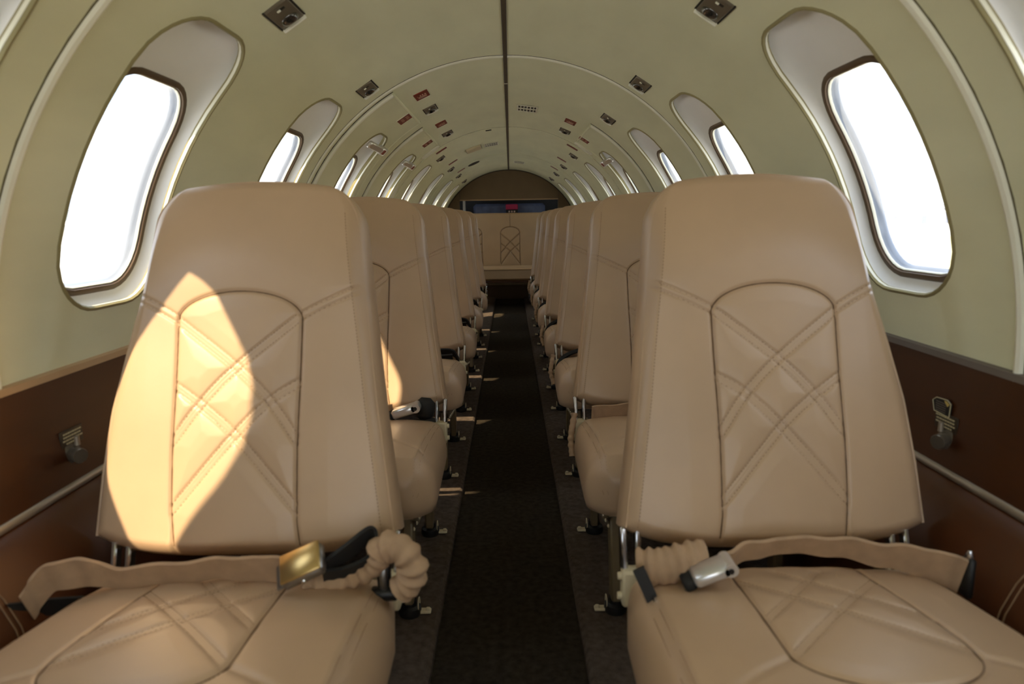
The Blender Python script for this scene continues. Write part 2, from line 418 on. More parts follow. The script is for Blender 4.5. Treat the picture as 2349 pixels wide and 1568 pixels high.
for i, yc in enumerate(WY):
    for side in (-1, 1):
        n += 1; window(n, side, yc, i)

# ------------------------------------------------------------------ floor
def slab(name, x0, x1, y0, y1, z0, z1, m, lab, bev=.006):
    o = MB().box(((x0+x1)/2, (y0+y1)/2, (z0+z1)/2), (x1-x0, y1-y0, z1-z0), bev=bev).build(name, m)
    return tag(o, lab, 'floor', kind='structure')
fl = empty('floor', (0, 3, 0)); tag(fl, 'dark brown carpeted cabin floor with sunken centre aisle', 'floor', kind='structure')
for nm, x0, x1, z1, m in (('aisle_runner', -.17, .155, 0, 'carpet_aisle'), ('side_carpet', -.70, -.163, .022, 'carpet_side'), ('side_carpet', .147, .70, .022, 'carpet_side')):
    o = MB().box(((x0+x1)/2, (YF+7.9)/2-3, z1/2-.04), (x1-x0, 7.9-YF, .08+z1), bev=.008).build(nm, m, fl)
MB().box((0, 6.42-3, .002), (.29, .006, .004)).build('threshold_strip', 'strip', fl)

# ------------------------------------------------------------------ cushions
def seg_dist(U, V, pts):
    d = np.full(U.shape, 9.)
    for (x0, y0), (x1, y1) in zip(pts[:-1], pts[1:]):
        ex, ey = x1-x0, y1-y0; l2 = ex*ex+ey*ey+1e-12
        t_ = np.clip(((U-x0)*ex+(V-y0)*ey)/l2, 0, 1); d = np.minimum(d, np.hypot(U-x0-t_*ex, V-y0-t_*ey))
    return d
class Cushion:
    """stuffed leather pad: height field over a rounded outline, rolled edges, closed behind"""
    def __init__(s, uL, uR, vB, vT, rb, rt, roll, thick, H, nu, nv):
        s.__dict__.update(locals())
    def surf(s, su, tv):
        vb, vt = s.vB(su), s.vT(su); v = vb+(vt-vb)*tv
        vtm, vbm = s.vT(np.array(.5)), s.vB(np.array(.5))
        top = np.clip((tv*(vtm-vbm)-(vtm-vbm-s.rt))/s.rt, 0, 1) if s.rt else 0*tv
        bot = np.clip((s.rb-tv*(vtm-vbm))/s.rb, 0, 1) if s.rb else 0*tv
        ins = s.rt*(1-np.sqrt(1-top**2*.9999))+(s.rb*(1-np.sqrt(1-bot**2*.9999)) if s.rb else 0)
        l, r = s.uL(v)+ins, s.uR(v)-ins
        return l+(r-l)*su, v
    def grid(s):
        a = np.linspace(0, 1, s.nu); a = .5-.5*np.cos(np.pi*a)*.35-(.5-a)*.65*1.0 if False else a
        e = .06; a = np.concatenate([np.linspace(0, e, 9)[:-1], np.linspace(e, 1-e, s.nu-16), np.linspace(1-e, 1, 9)[1:]])
        tt = np.linspace(0, 1, s.nv); tt = np.concatenate([np.sin(np.linspace(0, np.pi/2, 12))[::-1]*-.05+.05, np.linspace(.05, .9, s.nv-34)[1:-1], .9+.1*np.sin(np.linspace(0, np.pi/2, 24))])
        su, tv = np.meshgrid(a, tt, indexing='xy')
        U, V = s.surf(su, tv); return su, tv, U, V
    def height(s, U, V, su=None, tv=None):
        vb, vt = s.vB(su), s.vT(su)
        l, r = s.surf(0*su, tv)[0], s.surf(0*su+1, tv)[0]
        de = np.minimum(np.minimum(U-l, r-U), np.minimum(V-vb, vt-V)); q = np.clip(1-np.maximum(de, 0)/s.roll, 0, 1)
        return -s.roll*(1-np.sqrt(np.maximum(0, 1-q*q)))+s.H(U, V)*np.clip(de/s.roll, 0, 1)
    def mesh(s, name, m, base, eu, ev, en, side, tail=.004):
        su, tv, U, V = s.grid(); h = s.height(U, V, su, tv); nv, nu = U.shape
        base, eu, ev, en = map(np.array, (base, eu, ev, en))
        P = base+U[..., None]*eu+V[..., None]*ev+h[..., None]*en
        s.cache = (su, tv, U, V, h)
        idx = np.arange(nv*nu).reshape(nv, nu)
        rim = list(idx[0, :])+list(idx[1:, -1])+list(idx[-1, ::-1][1:])+list(idx[::-1, 0][1:-1])
        verts = P.reshape(-1, 3); rp = verts[rim]
        cu = base+((U.min()+U.max())/2)*eu+((V.min()+V.max())/2)*ev
        loops = []
        for k, (dep, sc) in enumerate(((.25, 1.006), (.6, 1.004), (.9, .985), (1., .95))):
            q = rp-en*(s.thick*dep); ctr = cu-en*0
            off = q-ctr; along = (off@en)[:, None]*en; loops.append(ctr+along+(off-along)*sc)
        allv = np.concatenate([verts]+loops)
        faces = np.stack([idx[:-1, :-1], idx[:-1, 1:], idx[1:, 1:], idx[1:, :-1]], -1).reshape(-1, 4)
        n0 = nv*nu; m_ = len(rim); rings = [np.array(rim)]+[n0+k*m_+np.arange(m_) for k in range(4)]
        fs = [faces]
        for a, b in zip(rings[:-1], rings[1:]): fs.append(np.stack([a, b, np.roll(b, -1), np.roll(a, -1)], -1))
        faces = np.concatenate(fs)
        if side < 0: allv = allv*np.array([-1, 1, 1]); faces = faces[:, ::-1]
        # orientation: front must look along en
        me = bpy.data.meshes.new(name); nf = len(faces)
        back = list(map(int, rings[-1])); back = back if side < 0 else back[::-1]
        me.from_pydata([tuple(p) for p in allv.tolist()], [], faces.tolist()+[back[::-1]])
        me.materials.append(MATS[m])
        for p in me.polygons: p.use_smooth = True
        me.polygons[nf].use_smooth = False
        me.update()
        # check the winding once against en
        nn = me.polygons[len(faces)//3].normal; e2 = Vector((en[0]*(-1 if side < 0 else 1), en[1], en[2]))
        if nn.dot(e2) < 0: me.flip_normals()
        return me
    def rim_path(s, base, eu, ev, en, side, inset=.004, lift=.0, skip_bottom=True):
        tv = np.concatenate([np.linspace(.0, .9, 40), .9+.1*np.sin(np.linspace(0, np.pi/2, 22))[1:]])
        out = []
        for t_ in tv: out.append((0., t_))
        for a in np.linspace(0, 1, 24)[1:-1]: out.append((a, 1.))
        for t_ in tv[::-1]: out.append((1., t_))
        su = np.array([p[0] for p in out]); tt = np.array([p[1] for p in out]); U, V = s.surf(su, tt)
        tu, tv_ = np.gradient(U), np.gradient(V); l_ = np.hypot(tu, tv_)+1e-9; k_ = .29*s.roll
        U = U+tv_/l_*k_; V = V-tu/l_*k_
        P = np.array(base)+U[:, None]*np.array(eu)+V[:, None]*np.array(ev)+(-s.roll*.29)*np.array(en)
        c0 = P.mean(0); 
        if side < 0: P = P*np.array([-1, 1, 1])
        return [tuple(p) for p in P]
def sample_poly(pts, step):
    out = []
    for (x0, y0), (x1, y1) in zip(pts[:-1], pts[1:]):
        l = math.hypot(x1-x0, y1-y0); k = max(1, int(l/step))
        if l < 1e-9: continue
        for i in range(k): out.append((x0+(x1-x0)*(i+.5)/k, y0+(y1-y0)*(i+.5)/k, (x1-x0)/l, (y1-y0)/l))
    return out
def smooth2(pts, n=6): return [(p.x, p.y) for p in crom([(a, b, 0) for a, b in pts], n)]

# --- backrest pattern (metres on the front face: u outward from the seat axis, v up)
PU0, PU1, PUC = -.083, .122, .0195
def arch(u): return .346+.048*np.sqrt(np.maximum(0, 1-((u-PUC)/.1026)**2))
panel_line = [(PU0-.012, -.06), (PU0+.002, .02), (PU0+.004, .14), (PU0+.002, .24)]+[(PUC-.1024*math.cos(a), .346+.048*math.sin(a)) for a in np.linspace(0, math.pi, 25)]+[(PU1, .24), (PU1+.001, .14), (PU1-.002, .04), (PU1-.016, -.06)]
lat = [smooth2(q) for q in ([(.119, .345), (.022, .268), (-.034, .212), (-.079, .148)], [(-.079, .349), (.022, .268), (.079, .208), (.122, .149)],
       [(.123, .240), (.079, .208), (.021, .158), (-.081, .040)], [(-.080, .241), (-.034, .212), (.021, .158), (.119, .040)])]
shoulder = [smooth2([(.205, .394), (.16, .372), (.120, .348)]), smooth2([(-.081, .351), (-.13, .375), (-.19, .402)])]
def bands(U, V, lines, h, wdt=.0062, dep=.0022):
    for q in lines:
        d = seg_dist(U, V, q); h = h-dep*np.exp(-((d-wdt)/.0018)**2)-dep*.25*np.exp(-(d/.010)**2)
    return h
def H_back(U, V):
    x = (U-.0)/.24; hd = np.clip((V-.40)/.19, 0, 1)
    h = .012*(1-np.clip(np.abs(x), 0, 1)**2.4)+.012*np.exp(-((V-.46)/.10)**2)-.014*hd**2-.012*hd*np.clip(np.abs(U)/.17, 0, 1)**3
    ins = (U > PU0) & (U < PU1) & (V < arch(U))
    dl = np.minimum.reduce([seg_dist(U, V, q) for q in lat]+[seg_dist(U, V, panel_line)])
    h = h+np.where(ins, .0045*np.clip(dl/.03, 0, 1)**.6, .003*np.clip(seg_dist(U, V, panel_line)/.05, 0, 1))
    lm = np.where(ins, 1., 0.)
    hl = bands(U, V, lat, np.zeros_like(U)); h = h+hl*lm
    hs = bands(U, V, shoulder, np.zeros_like(U), .0055, .0030); h = h+hs*(1-lm)
    dp = seg_dist(U, V, panel_line); h = h-.0038*np.exp(-(dp/.0028)**2)
    h = h+.0016*np.sin(U*31+V*17)*np.exp(-(V/.08)**2)
    return h
def mk_back(thick=.075):
    return Cushion(lambda v: np.interp(v, [-.05, 0, .2, .4, .55, .62], [-.246, -.240, -.211, -.187, -.170, -.166]), lambda v: np.interp(v, [-.05, 0, .1, .2, .3, .4, .55, .62], [.250, .250, .246, .237, .218, .197, .177, .172]),
        lambda s_: -.034+.036*np.abs(2*s_-1)**4, lambda s_: .586+.010*(1-(2*s_-1)**2), 0, .070, .022, thick, H_back, 210, 280)
AL = math.atan(.18/.55)
BB, BEV, BEN = (0, .0, .40), (0, math.sin(AL), math.cos(AL)), (0, -math.cos(AL), math.sin(AL))
# --- seat pad pattern (v runs forward from the backrest)
sp_line = [(-.092, .02), (-.098, .16), (-.102, .27)]+[(.004-.106*math.cos(a), .29+.072*math.sin(a)) for a in np.linspace(0, math.pi, 21)]+[(.112, .27), (.106, .16), (.10, .02)]
sp_lat = [smooth2(q) for q in ([(-.095, .21), (-.03, .135), (.03, .06)], [(.105, .21), (.035, .135), (-.03, .06)], [(-.10, .30), (.0, .195), (.102, .09)], [(.11, .30), (.005, .195), (-.095, .09)])]
sp_sh = [smooth2([(-.102, .30), (-.16, .335), (-.25, .40)]), smooth2([(.110, .30), (.16, .335), (.25, .40)])]
def H_pan(U, V):
    x = (U+.01)/.25
    h = .018*(1-np.clip(np.abs(x), 0, 1)**2.2)+.030*np.sin(np.clip(V/.50, 0, 1)*2.2)-.012
    ins = (np.abs(U-.004) < .106) & (V < .29+.072*np.sqrt(np.maximum(0, 1-((U-.004)/.106)**2)))
    dl = np.minimum.reduce([seg_dist(U, V, q) for q in sp_lat]+[seg_dist(U, V, sp_line)])
    h = h+np.where(ins, .0035*np.clip(dl/.03, 0, 1)**.6, .003*np.clip(seg_dist(U, V, sp_line)/.05, 0, 1))
    h = h+bands(U, V, sp_lat, np.zeros_like(U), .0055, .0012)*ins
    h = h-.0022*np.minimum(1, np.exp(-(np.minimum(seg_dist(U, V, sp_sh[0]), seg_dist(U, V, sp_sh[1]))/.006)**2))
    dp = seg_dist(U, V, sp_line); h = h-.0034*np.exp(-(dp/.003)**2)
    de = .018                                             # stitched border along the sides
    for e in (-.225, .205): h = h-.0022*np.exp(-((U-e)/.003)**2)
    return h
def mk_pan():
    return Cushion(lambda v: np.interp(v, [0, .1, .45, .6], [-.235, -.252, -.262, -.255]), lambda v: np.interp(v, [0, .1, .45, .6], [.215, .235, .240, .235]),
        lambda s_: 0*s_, lambda s_: .485+.015*(1-(2*s_-1)**2), .03, .07, .042, .058, H_pan, 170, 190)
PB, PEV, PEN = (0, -.03, .352), (0, -math.cos(.05), math.sin(.05)), (0, math.sin(.05), math.cos(.05))

def stitches(name, cush, lines, offs, base, eu, ev, en, side, inside=None, step=.0055):
    mb = MB(); eu, ev, en, base = map(np.array, (eu, ev, en, base))
    su, tv, U, V, h = cush.cache
    from mathutils import kdtree
    pts = []
    for q in lines:
        for x, y, tx, ty in sample_poly(q, step):
            for o in offs:
                u, v = x-ty*o, y+tx*o
                if inside is not None and not inside(u, v): continue
                pts.append((u, v, tx, ty))
    if not pts: return mb
    A = np.array(pts); hh = np.empty(len(A))
    Uf, Vf, hf = U.ravel(), V.ravel(), h.ravel()
    for i, (u, v, _, _) in enumerate(A):
        hh[i] = hf[np.argmin((Uf-u)**2+(Vf-v)**2)]
    for (u, v, tx, ty), z in zip(A, hh):
        c = base+u*eu+v*ev+(z+.0002)*en; d = tx*eu+ty*ev; n2 = -ty*eu+tx*ev
        vs = []
        for a, b, k in ((-1, -1, 0), (1, -1, 0), (1, 1, 0), (-1, 1, 0), (-.7, 0, 1), (.7, 0, 1)): vs.append(c+d*a*.0017+n2*b*.00045+en*k*.0004)
        vs = np.array(vs)
        if side < 0: vs = vs*np.array([-1, 1, 1])
        mb.add(vs, [(0, 1, 5, 4), (2, 3, 4, 5), (1, 2, 5), (3, 0, 4)])
    return mb

def welt(cush, line, base, ev, en, side, r=.0013):
    su, tv, U, V, h = cush.cache; pts = []
    ev, en, base = map(np.array, (ev, en, base))
    vmin = V.min()+.012
    for u, v, _, _ in sample_poly(line, .008):
        if v < vmin: continue
        z = h.ravel()[np.argmin((U.ravel()-u)**2+(V.ravel()-v)**2)]
        p = base+np.array((u, 0, 0))+v*ev+(z+.0004)*en; pts.append((p[0]*(1 if side > 0 else -1), p[1], p[2]))
    return MB().tube(pts, r, 6).mesh('seam_welt', 'welt')
# ------------------------------------------------------------------ seats
protos = {}
EU = (1, 0, 0)
def seat_meshes(side):
    D = {}
    cb = mk_back(); D['backrest'] = cb.mesh('backrest', 'leather', BB, EU, BEV, BEN, side)
    p = cb.rim_path(BB, EU, BEV, BEN, side, lift=.006); D['backrest_piping'] = MB().tube(p, .0022, 8).mesh('piping', 'leather')
    ins = lambda u, v: PU0+.004 < u < PU1-.004 and v < float(arch(np.array(u)))-.004
    m1 = stitches('st', cb, lat, (-.0062, .0062), BB, EU, BEV, BEN, side, ins)
    m2 = stitches('st', cb, shoulder, (-.0055, .0055), BB, EU, BEV, BEN, side, lambda u, v: -.165 < u < .19)
    ed = [(float(np.interp(v, [0, .2, .4, .55], [-.240, -.211, -.187, -.170]))+.024, v) for v in np.linspace(.0, .53, 20)]
    m3 = stitches('st', cb, [ed], (0,), BB, EU, BEV, BEN, side)
    D['backrest_stitching'] = MB().add(m1.v, m1.f).add(m2.v, m2.f).add(m3.v, m3.f).mesh('stitching', 'thread', 0)
    D['backrest_welt'] = welt(cb, panel_line, BB, BEV, BEN, side)
    cp = mk_pan(); D['seat_cushion'] = cp.mesh('seat_cushion', 'leather', PB, EU, PEV, PEN, side)
    D['cushion_welt'] = welt(cp, sp_line, PB, PEV, PEN, side)
    s1 = stitches('st', cp, sp_lat, (-.0055, .0055), PB, EU, PEV, PEN, side, lambda u, v: abs(u-.004) < .1 and v < .30)
    s2 = stitches('st', cp, [[(-.225, .06), (-.225, .50)], [(.205, .06), (.205, .50)]], (-.005, .005), PB, EU, PEV, PEN, side)
    D['cushion_stitching'] = MB().add(s1.v, s1.f).add(s2.v, s2.f).mesh('stitching', 'thread', 0)
    X = lambda u: side*u
    # riveted side frames with lightening slope, aisle (-) and window (+) side
    for k, u in (('a', -.205), ('w', .19)):
        b = MB(); prof = [(-.45, .300), (-.46, .255), (-.38, .21), (-.12, .175), (-.03, .16), (.03, .25), (.035, .33), (-.02, .335)]
        n_ = len(prof); vs = [(X(u+dx), y, z) for dx in (-.004, .004) for y, z in prof]
        fs = [tuple(range(n_)), tuple(range(n_, 2*n_))]+[(i, (i+1) % n_, n_+(i+1) % n_, n_+i) for i in range(n_)]
        b.add(vs, fs); D['frame_'+k] = b.mesh('side_frame', 'frame_paint', 30)
        rv = MB()
        for y, z in [(-.46+.042*i, .222-.0042*i*1.5+.012) for i in range(10)]+[(-.03+.008*i, .19+.03*i) for i in range(4)]:
            rv.lathe([(.0045, 0), (.004, .0022), (.0018, .0034)], (X(u+(-.004 if u < 0 else .004)), y, z), (X(-1) if u < 0 else X(1), 0, 0), 8)
        D['rivets_'+k] = rv.mesh('rivets', 'bracket_cream')
    # legs and floor fittings
    for k, (u, yb, yt) in dict(af=(-.19, -.44, -.40), ar=(-.19, -.045, -.06), wf=(.17, -.44, -.40), wr=(.17, -.045, -.06)).items():
        b = MB(); b.box((X(u), (yb+yt)/2, .125), (.022, .045, .20), Matrix.Rotation(math.atan((yt-yb)/.2), 3, 'X').inverted(), .004)
        D['leg_'+k] = b.mesh('leg', 'frame_paint')
        b = MB(); b.lathe([(.024, 0), (.026, .006), (.024, .018), (.016, .022), (.015, .034)], (X(u), yb, 0), (0, 0, 1), 18); D['foot_'+k] = b.mesh('floor_fitting', 'black')
        b = MB(); dx = -.034 if u < 0 else .034
        b.box((X(u+dx), yb, .006), (.026, .018, .007), None, .002); b.box((X(u+dx*1.2), yb-.003, .012), (.010, .009, .008), None, .002)
        b.tube([(X(u+dx*.6), yb+.014*math.cos(a), .024+.014*math.sin(a)) for a in np.linspace(0, 2*math.pi, 14)[:-1]], .0011, 6, closed=True)
        D['tab_'+k] = b.mesh('locking_tab', 'bracket_cream')
    # hinge brackets at the foot of the backrest
    for k, u in (('a', -.226), ('w', .205)):
        b = MB()
        for dx in (-.0115, .0115): b.box((X(u+dx), .004, .362), (.010, .020, .074), Matrix.Rotation(-AL, 3, 'X'), .003)
        D['hinge_'+k] = b.mesh('hinge_bracket', 'chrome')
        b = MB().box((X(u), -.012, .308), (.034, .028, .062), None, .004); b.lathe([(.007, 0), (.006, .006)], (X(u-.017), -.012, .326), (X(-1), 0, 0), 10); b.lathe([(.007, 0), (.006, .006)], (X(u-.017), -.012, .292), (X(-1), 0, 0), 10)
        D['hingebase_'+k] = b.mesh('hinge_base', 'bracket_cream')
    return D
STRUCT = [('backrest', 'backrest', None), ('backrest_piping', 'piping', 'backrest'), ('backrest_stitching', 'stitching', 'backrest'), ('backrest_welt', 'seam_welt', 'backrest'), ('seat_cushion', 'seat_cushion', None), ('cushion_welt', 'seam_welt', 'seat_cushion'), ('cushion_stitching', 'stitching', 'seat_cushion'),
    ('frame_a', 'side_frame', None), ('rivets_a', 'rivets', 'frame_a'), ('frame_w', 'side_frame', None), ('rivets_w', 'rivets', 'frame_w'),
    ('leg_af', 'leg', None), ('leg_ar', 'leg', None), ('leg_wf', 'leg', None), ('leg_wr', 'leg', None),
    ('foot_af', 'floor_fitting', None), ('foot_ar', 'floor_fitting', None), ('foot_wf', 'floor_fitting', None), ('foot_wr', 'floor_fitting', None),
    ('tab_af', 'locking_tab', 'foot_af'), ('tab_ar', 'locking_tab', 'foot_ar'), ('tab_wf', 'locking_tab', 'foot_wf'), ('tab_wr', 'locking_tab', 'foot_wr'),
    ('hinge_a', 'hinge_bracket', None), ('hinge_w', 'hinge_bracket', None), ('hingebase_a', 'hinge_base', 'hinge_a'), ('hingebase_w', 'hinge_base', 'hinge_w')]
ZF = .022
def make_seat(side, y, label, group, D, ry=0):
    root = empty('cabin_seat', (side*.42, y, ZF)); tag(root, label, 'seat', group)
    made = {}
    for key, nm, par in STRUCT:
        o = link(nm, D[key], made[par] if par else root)
        if 'stitch' in nm or nm == 'rivets': o['kind'] = 'stuff'
        made[key] = o
    return root
for D_side in (-1, 1): protos[D_side] = seat_meshes(D_side)
DZ = -ZF                                    # meshes are measured from the aisle floor
for D in protos.values():
    for k, me in D.items():
        if not k.startswith(('foot', 'tab', 'leg')): me.transform(Matrix.Translation((0, 0, DZ)))
PITCHY, Y0 = .822, 1.02
seats = {}
words = ['first', 'second', 'third', 'fourth', 'fifth', 'sixth', 'seventh']
lab0 = {(-1, 0): 'tan leather seat with gold buckle resting on its beige lap belt, half in sunlight',
        (1, 0): 'tan leather seat with white buckle and gathered beige belt sleeve, shaded side',
        (-1, 1): 'tan leather seat with silver buckle and folded black strap, sunlit side'}
for side, cnt in ((-1, 6), (1, 7)):
    for i in range(cnt):
        lb = lab0.get((side, i), f'tan quilted leather seat, {words[cnt-1-i]} seat forward of the rear bench on the {sun_side[side]} side')
        seats[side, i] = make_seat(side, Y0+PITCHY*i, lb, f'single leather seats on the {sun_side[side]} side', protos[side])

# ------------------------------------------------------------------ lap belts (parts of their seats)
def belt(root, name, mb, m, par=None, sm=50):
    me = mb.mesh(name, m, sm); me.transform(Matrix.Translation(-Vector(root.location)))
    return link(name, me, par if par is not None else root)
def sleeve(path, r, flat=(1, 1), scr=.12, fr=60):
    P = crom(path, 14); l = 0; rr = []
    for i, p in enumerate(P):
        if i: l += (P[i]-P[i-1]).length
        rr.append((float(np.interp(i/(len(P)-1), np.linspace(0, 1, len(r)), r)) if hasattr(r, '__len__') else r)*(1+scr*math.sin(l*fr*2*math.pi/1.0)+scr*.6*math.sin(l*fr*4.7+1)))
    b = MB().tube(P, rr, 14, flat=flat); return b
def strap(path, wv, th=.004, wob=.004, n=14):
    P = crom(path, n); P = [p+Vector((0, wob*math.sin(i*.55), wob*.7*math.sin(i*.41+1))) for i, p in enumerate(P)]
    if isinstance(wv, list):
        W = crom(wv, n)
        return MB().ribbon(P, [tuple(v) for v in W], th)
    return MB().ribbon(P, wv, th)
def buckle(c, ang, tilt, m, sz=(.066, .046, .020), body='steel'):
    M = Matrix.Rotation(-ang, 3, 'Y') @ Matrix.Rotation(tilt, 3, 'X')
    a = MB().box((0, 0, 0), sz, None, .005); b = MB().box((-sz[0]*.52, 0, -sz[2]*.28), (sz[0]*.3, sz[1]*.8, .004), None, .0015)
    l = MB().box((.002, 0, sz[2]*.52), (sz[0]*.94, sz[1]*.96, .005), None, .002)
    rv = MB().lathe([(.004, 0), (.003, .0018)], (0, -sz[1]/2, -.002), (0, -1, 0), 10)
    out = []
    for q in (a, b, l, rv):
        q.v = [tuple(M @ Vector(p)+Vector(c)) for p in q.v]; out.append(q)
    return out
def put_buckle(root, c, ang, tilt, top, side_m):
    a, b, l, rv = buckle(c, ang, tilt, top)
    o = belt(root, 'buckle', a, side_m); belt(root, 'latch_tongue', b, 'steel', o); belt(root, 'buckle_flap', l, top, o); belt(root, 'rivet', rv, 'chrome', o)
def bar_buckle(root, c, ang, ln):
    M = Matrix.Rotation(-ang, 3, 'Y')
    def pl(mb): mb.v = [tuple(M @ Vector(p)+Vector(c)) for p in mb.v]; return mb
    o = belt(root, 'buckle', pl(MB().box((0, 0, 0), (ln, .040, ln*.36), None, .005).lathe([(ln*.18, -.02), (ln*.18, .02)], (ln*.48, 0, 0), (0, 1, 0), 16)), 'silver_buckle')
    belt(root, 'pivot', pl(MB().lathe([(ln*.08, 0), (ln*.07, .0015)], (ln*.46, -.02, 0), (0, -1, 0), 12)), 'black', o)
    belt(root, 'belt_loop', pl(MB().box((-ln*.62, .004, -.004), (ln*.34, .034, ln*.34), None, .004)), 'web_black', o)
rt = seats[-1, 0]
belt(rt, 'belt_strap', strap([(-.684, .885, .358), (-.660, .895, .394), (-.615, .91, .400), (-.56, .92, .384), (-.46, .925, .392), (-.38, .92, .396), (-.325, .91, .398)],
     [(.0, -.02, .045), (.0, -.02, .046), (0, -.016, .05), (0, -.014, .040), (0, -.016, .038), (0, -.016, .044), (0, -.014, .046)], .006, .0022), 'web_beige')
belt(rt, 'belt_anchor', strap([(-.70, .875, .36), (-.68, .93, .335), (-.655, .97, .315)], (0, -.01, .03), .006, 0), 'web_black')
put_buckle(rt, (-.290, .885, .418), math.radians(24), math.radians(38), 'gold', 'steel')
belt(rt, 'belt_loop', strap([(-.262, .90, .405), (-.232, .915, .424), (-.205, .935, .438), (-.196, .94, .425), (-.202, .925, .402), (-.235, .91, .390), (-.268, .905, .388)], (.004, -.022, .034), .005, 0), 'web_black')
belt(rt, 'belt_sleeve', sleeve([(-.30, .915, .374), (-.26, .915, .374), (-.222, .92, .382), (-.196, .92, .398), (-.182, .915, .426), (-.158, .905, .432), (-.140, .90, .412), (-.143, .905, .382), (-.158, .91, .366)], [.012]*2+[.014]*2+[.020]*3+[.019]*2, (1, 1.05), .13), 'web_beige')
belt(rt, 'belt_anchor', MB().box((-.186, .93, .378), (.020, .012, .062), None, .003).box((-.186, .925, .350), (.045, .02, .02), None, .006), 'black')
belt(rt, 'anchor_bolt', MB().box((-.186, .9225, .374), (.011, .006, .04), None, .002), 'steel')
rt = seats[1, 0]
belt(rt, 'belt_sleeve', sleeve([(.188, .925, .386), (.222, .915, .392), (.255, .915, .400), (.282, .92, .402)], .024, (.75, 1.15), .07, 70), 'web_beige')
belt(rt, 'belt_anchor', strap([(.180, .885, .405), (.192, .88, .378), (.204, .875, .350)], (.015, 0, .008), .008, 0), 'black')
belt(rt, 'anchor_bolt', MB().tube([(.200, .868, .372), (.203, .866, .352)], .003, 8), 'chrome')
bar_buckle(rt, (.281, .885, .400), math.radians(22), .054)
belt(rt, 'belt_strap', strap([(.296, .91, .392), (.34, .93, .402), (.40, .94, .408), (.47, .945, .404), (.55, .935, .394), (.61, .92, .386), (.652, .905, .374)],
     [(0, -.012, .03), (0, -.012, .034), (0, -.014, .030), (0, -.014, .034), (0, -.016, .042), (0, -.018, .052), (0, -.018, .058)], .006, .0022), 'web_beige')
belt(rt, 'belt_anchor', MB().box((.658, .905, .373), (.012, .022, .062), None, .004), 'black')
belt(rt, 'anchor_bolt', MB().lathe([(.005, 0), (.006, .004), (.003, .012)], (.658, .905, .402), (0, 0, 1), 10), 'chrome')
dy = PITCHY
rt = seats[-1, 1]
bar_buckle(rt, (-.283, 1.775, .388), math.radians(17), .068)
belt(rt, 'belt_strap', strap([(-.60, 1.78, .375), (-.45, 1.79, .378), (-.32, 1.80, .380)], (0, -.012, .04), .005, .002), 'web_beige')
belt(rt, 'belt_loop', MB().box((-.232, 1.80, .385), (.052, .03, .062), Matrix.Rotation(.12, 3, 'Y'), .014).box((-.25, 1.795, .350), (.09, .024, .012), Matrix.Rotation(-.1, 3, 'Y'), .004), 'web_black')
rt = seats[1, 1]
belt(rt, 'belt_strap', strap([(.22, 1.78, .368), (.32, 1.775, .378), (.45, 1.78, .380), (.60, 1.78, .37)], (0, -.014, .045), .005, .002), 'web_beige')
belt(rt, 'belt_sleeve', sleeve([(.178, 1.82, .36), (.166, 1.80, .30), (.168, 1.78, .25)], .012, (1, .7), .12), 'web_beige')
for (side, i), rt in seats.items():
    if i < 2: continue
    yb = Y0+dy*i-.06; k = (i*3+(side > 0)) % 3
    X = lambda u: side*(.42+u)
    if k == 0:
        belt(rt, 'belt_strap', strap([(X(-.22), yb, .35), (X(-.2), yb-.02, .385), (X(-.15), yb-.03, .39), (X(-.12), yb-.03, .376), (X(-.16), yb-.04, .37), (X(-.2), yb-.04, .372)], (0, -.03, .03), .006, 0), 'web_black')
    elif k == 1:
        belt(rt, 'belt_strap', strap([(X(-.235), yb-.02, .28), (X(-.232), yb-.035, .34), (X(-.20), yb-.04, .375), (X(-.14), yb-.05, .40)], (side*-.012, -.05, .012), .012, 0), 'web_black')
        belt(rt, 'belt_sleeve', sleeve([(X(-.25), yb+.04, .36), (X(-.262), yb+.02, .30), (X(-.25), yb, .25)], .012, (1, .7), .12), 'web_beige')
    else:
        belt(rt, 'belt_strap', strap([(X(-.2), yb-.01, .37), (X(-.1), yb-.02, .376), (X(.05), yb-.02, .38), (X(.2), yb-.02, .37)], (0, -.016, .042), .005, .002), 'web_beige')
        belt(rt, 'belt_loop', MB().box((X(-.195), yb-.02, .382), (.06, .03, .05), Matrix.Rotation(side*.2, 3, 'Y'), .012), 'web_black')

# ------------------------------------------------------------------ rear bench
bn = empty('bench_seat', (0, 7.2, ZF)); tag(bn, 'tan leather rear bench with three quilted back panels across the cabin end', 'bench')
def H_bench(U, V):
    h = .004*np.ones_like(U)
    for c in (-.392, .006, .392):
        u = U-c; ar = .355+.065*np.sqrt(np.maximum(0, 1-(u/.101)**2))
        pl = [(-.104, -.02), (-.101, .2), (-.101, .355)]+[(-.101*math.cos(a), .355+.065*math.sin(a)) for a in np.linspace(0, math.pi, 15)]+[(.101, .2), (.104, -.02)]
        dp = seg_dist(u, V, pl); h = h-.008*np.exp(-(dp/.005)**2)
        ins = (np.abs(u) < .101) & (V < ar)
        for q in ([(-.10, .35), (.0, .265), (.1, .15)], [(.10, .35), (0, .265), (-.1, .15)], [(-.1, .25), (0, .165), (.1, .03)], [(.1, .25), (0, .165), (-.1, .03)]):
            h = h-.010*np.exp(-((seg_dist(u, V, q))/.006)**2)*ins
        h = h-.004*np.exp(-((u)/.004)**2)*(V > ar)
    return h
cbn = Cushion(lambda v: -.58+0*v, lambda v: .58+0*v, lambda s_: 0*s_, lambda s_: .565+0*s_, 0, .03, .014, .07, H_bench, 300, 170)
be = .06
me = cbn.mesh('backrest', 'bench_leather', (0, .10, .39-ZF), EU, (0, math.sin(be), math.cos(be)), (0, -math.cos(be), math.sin(be)), 1); bo = link('backrest', me, bn)
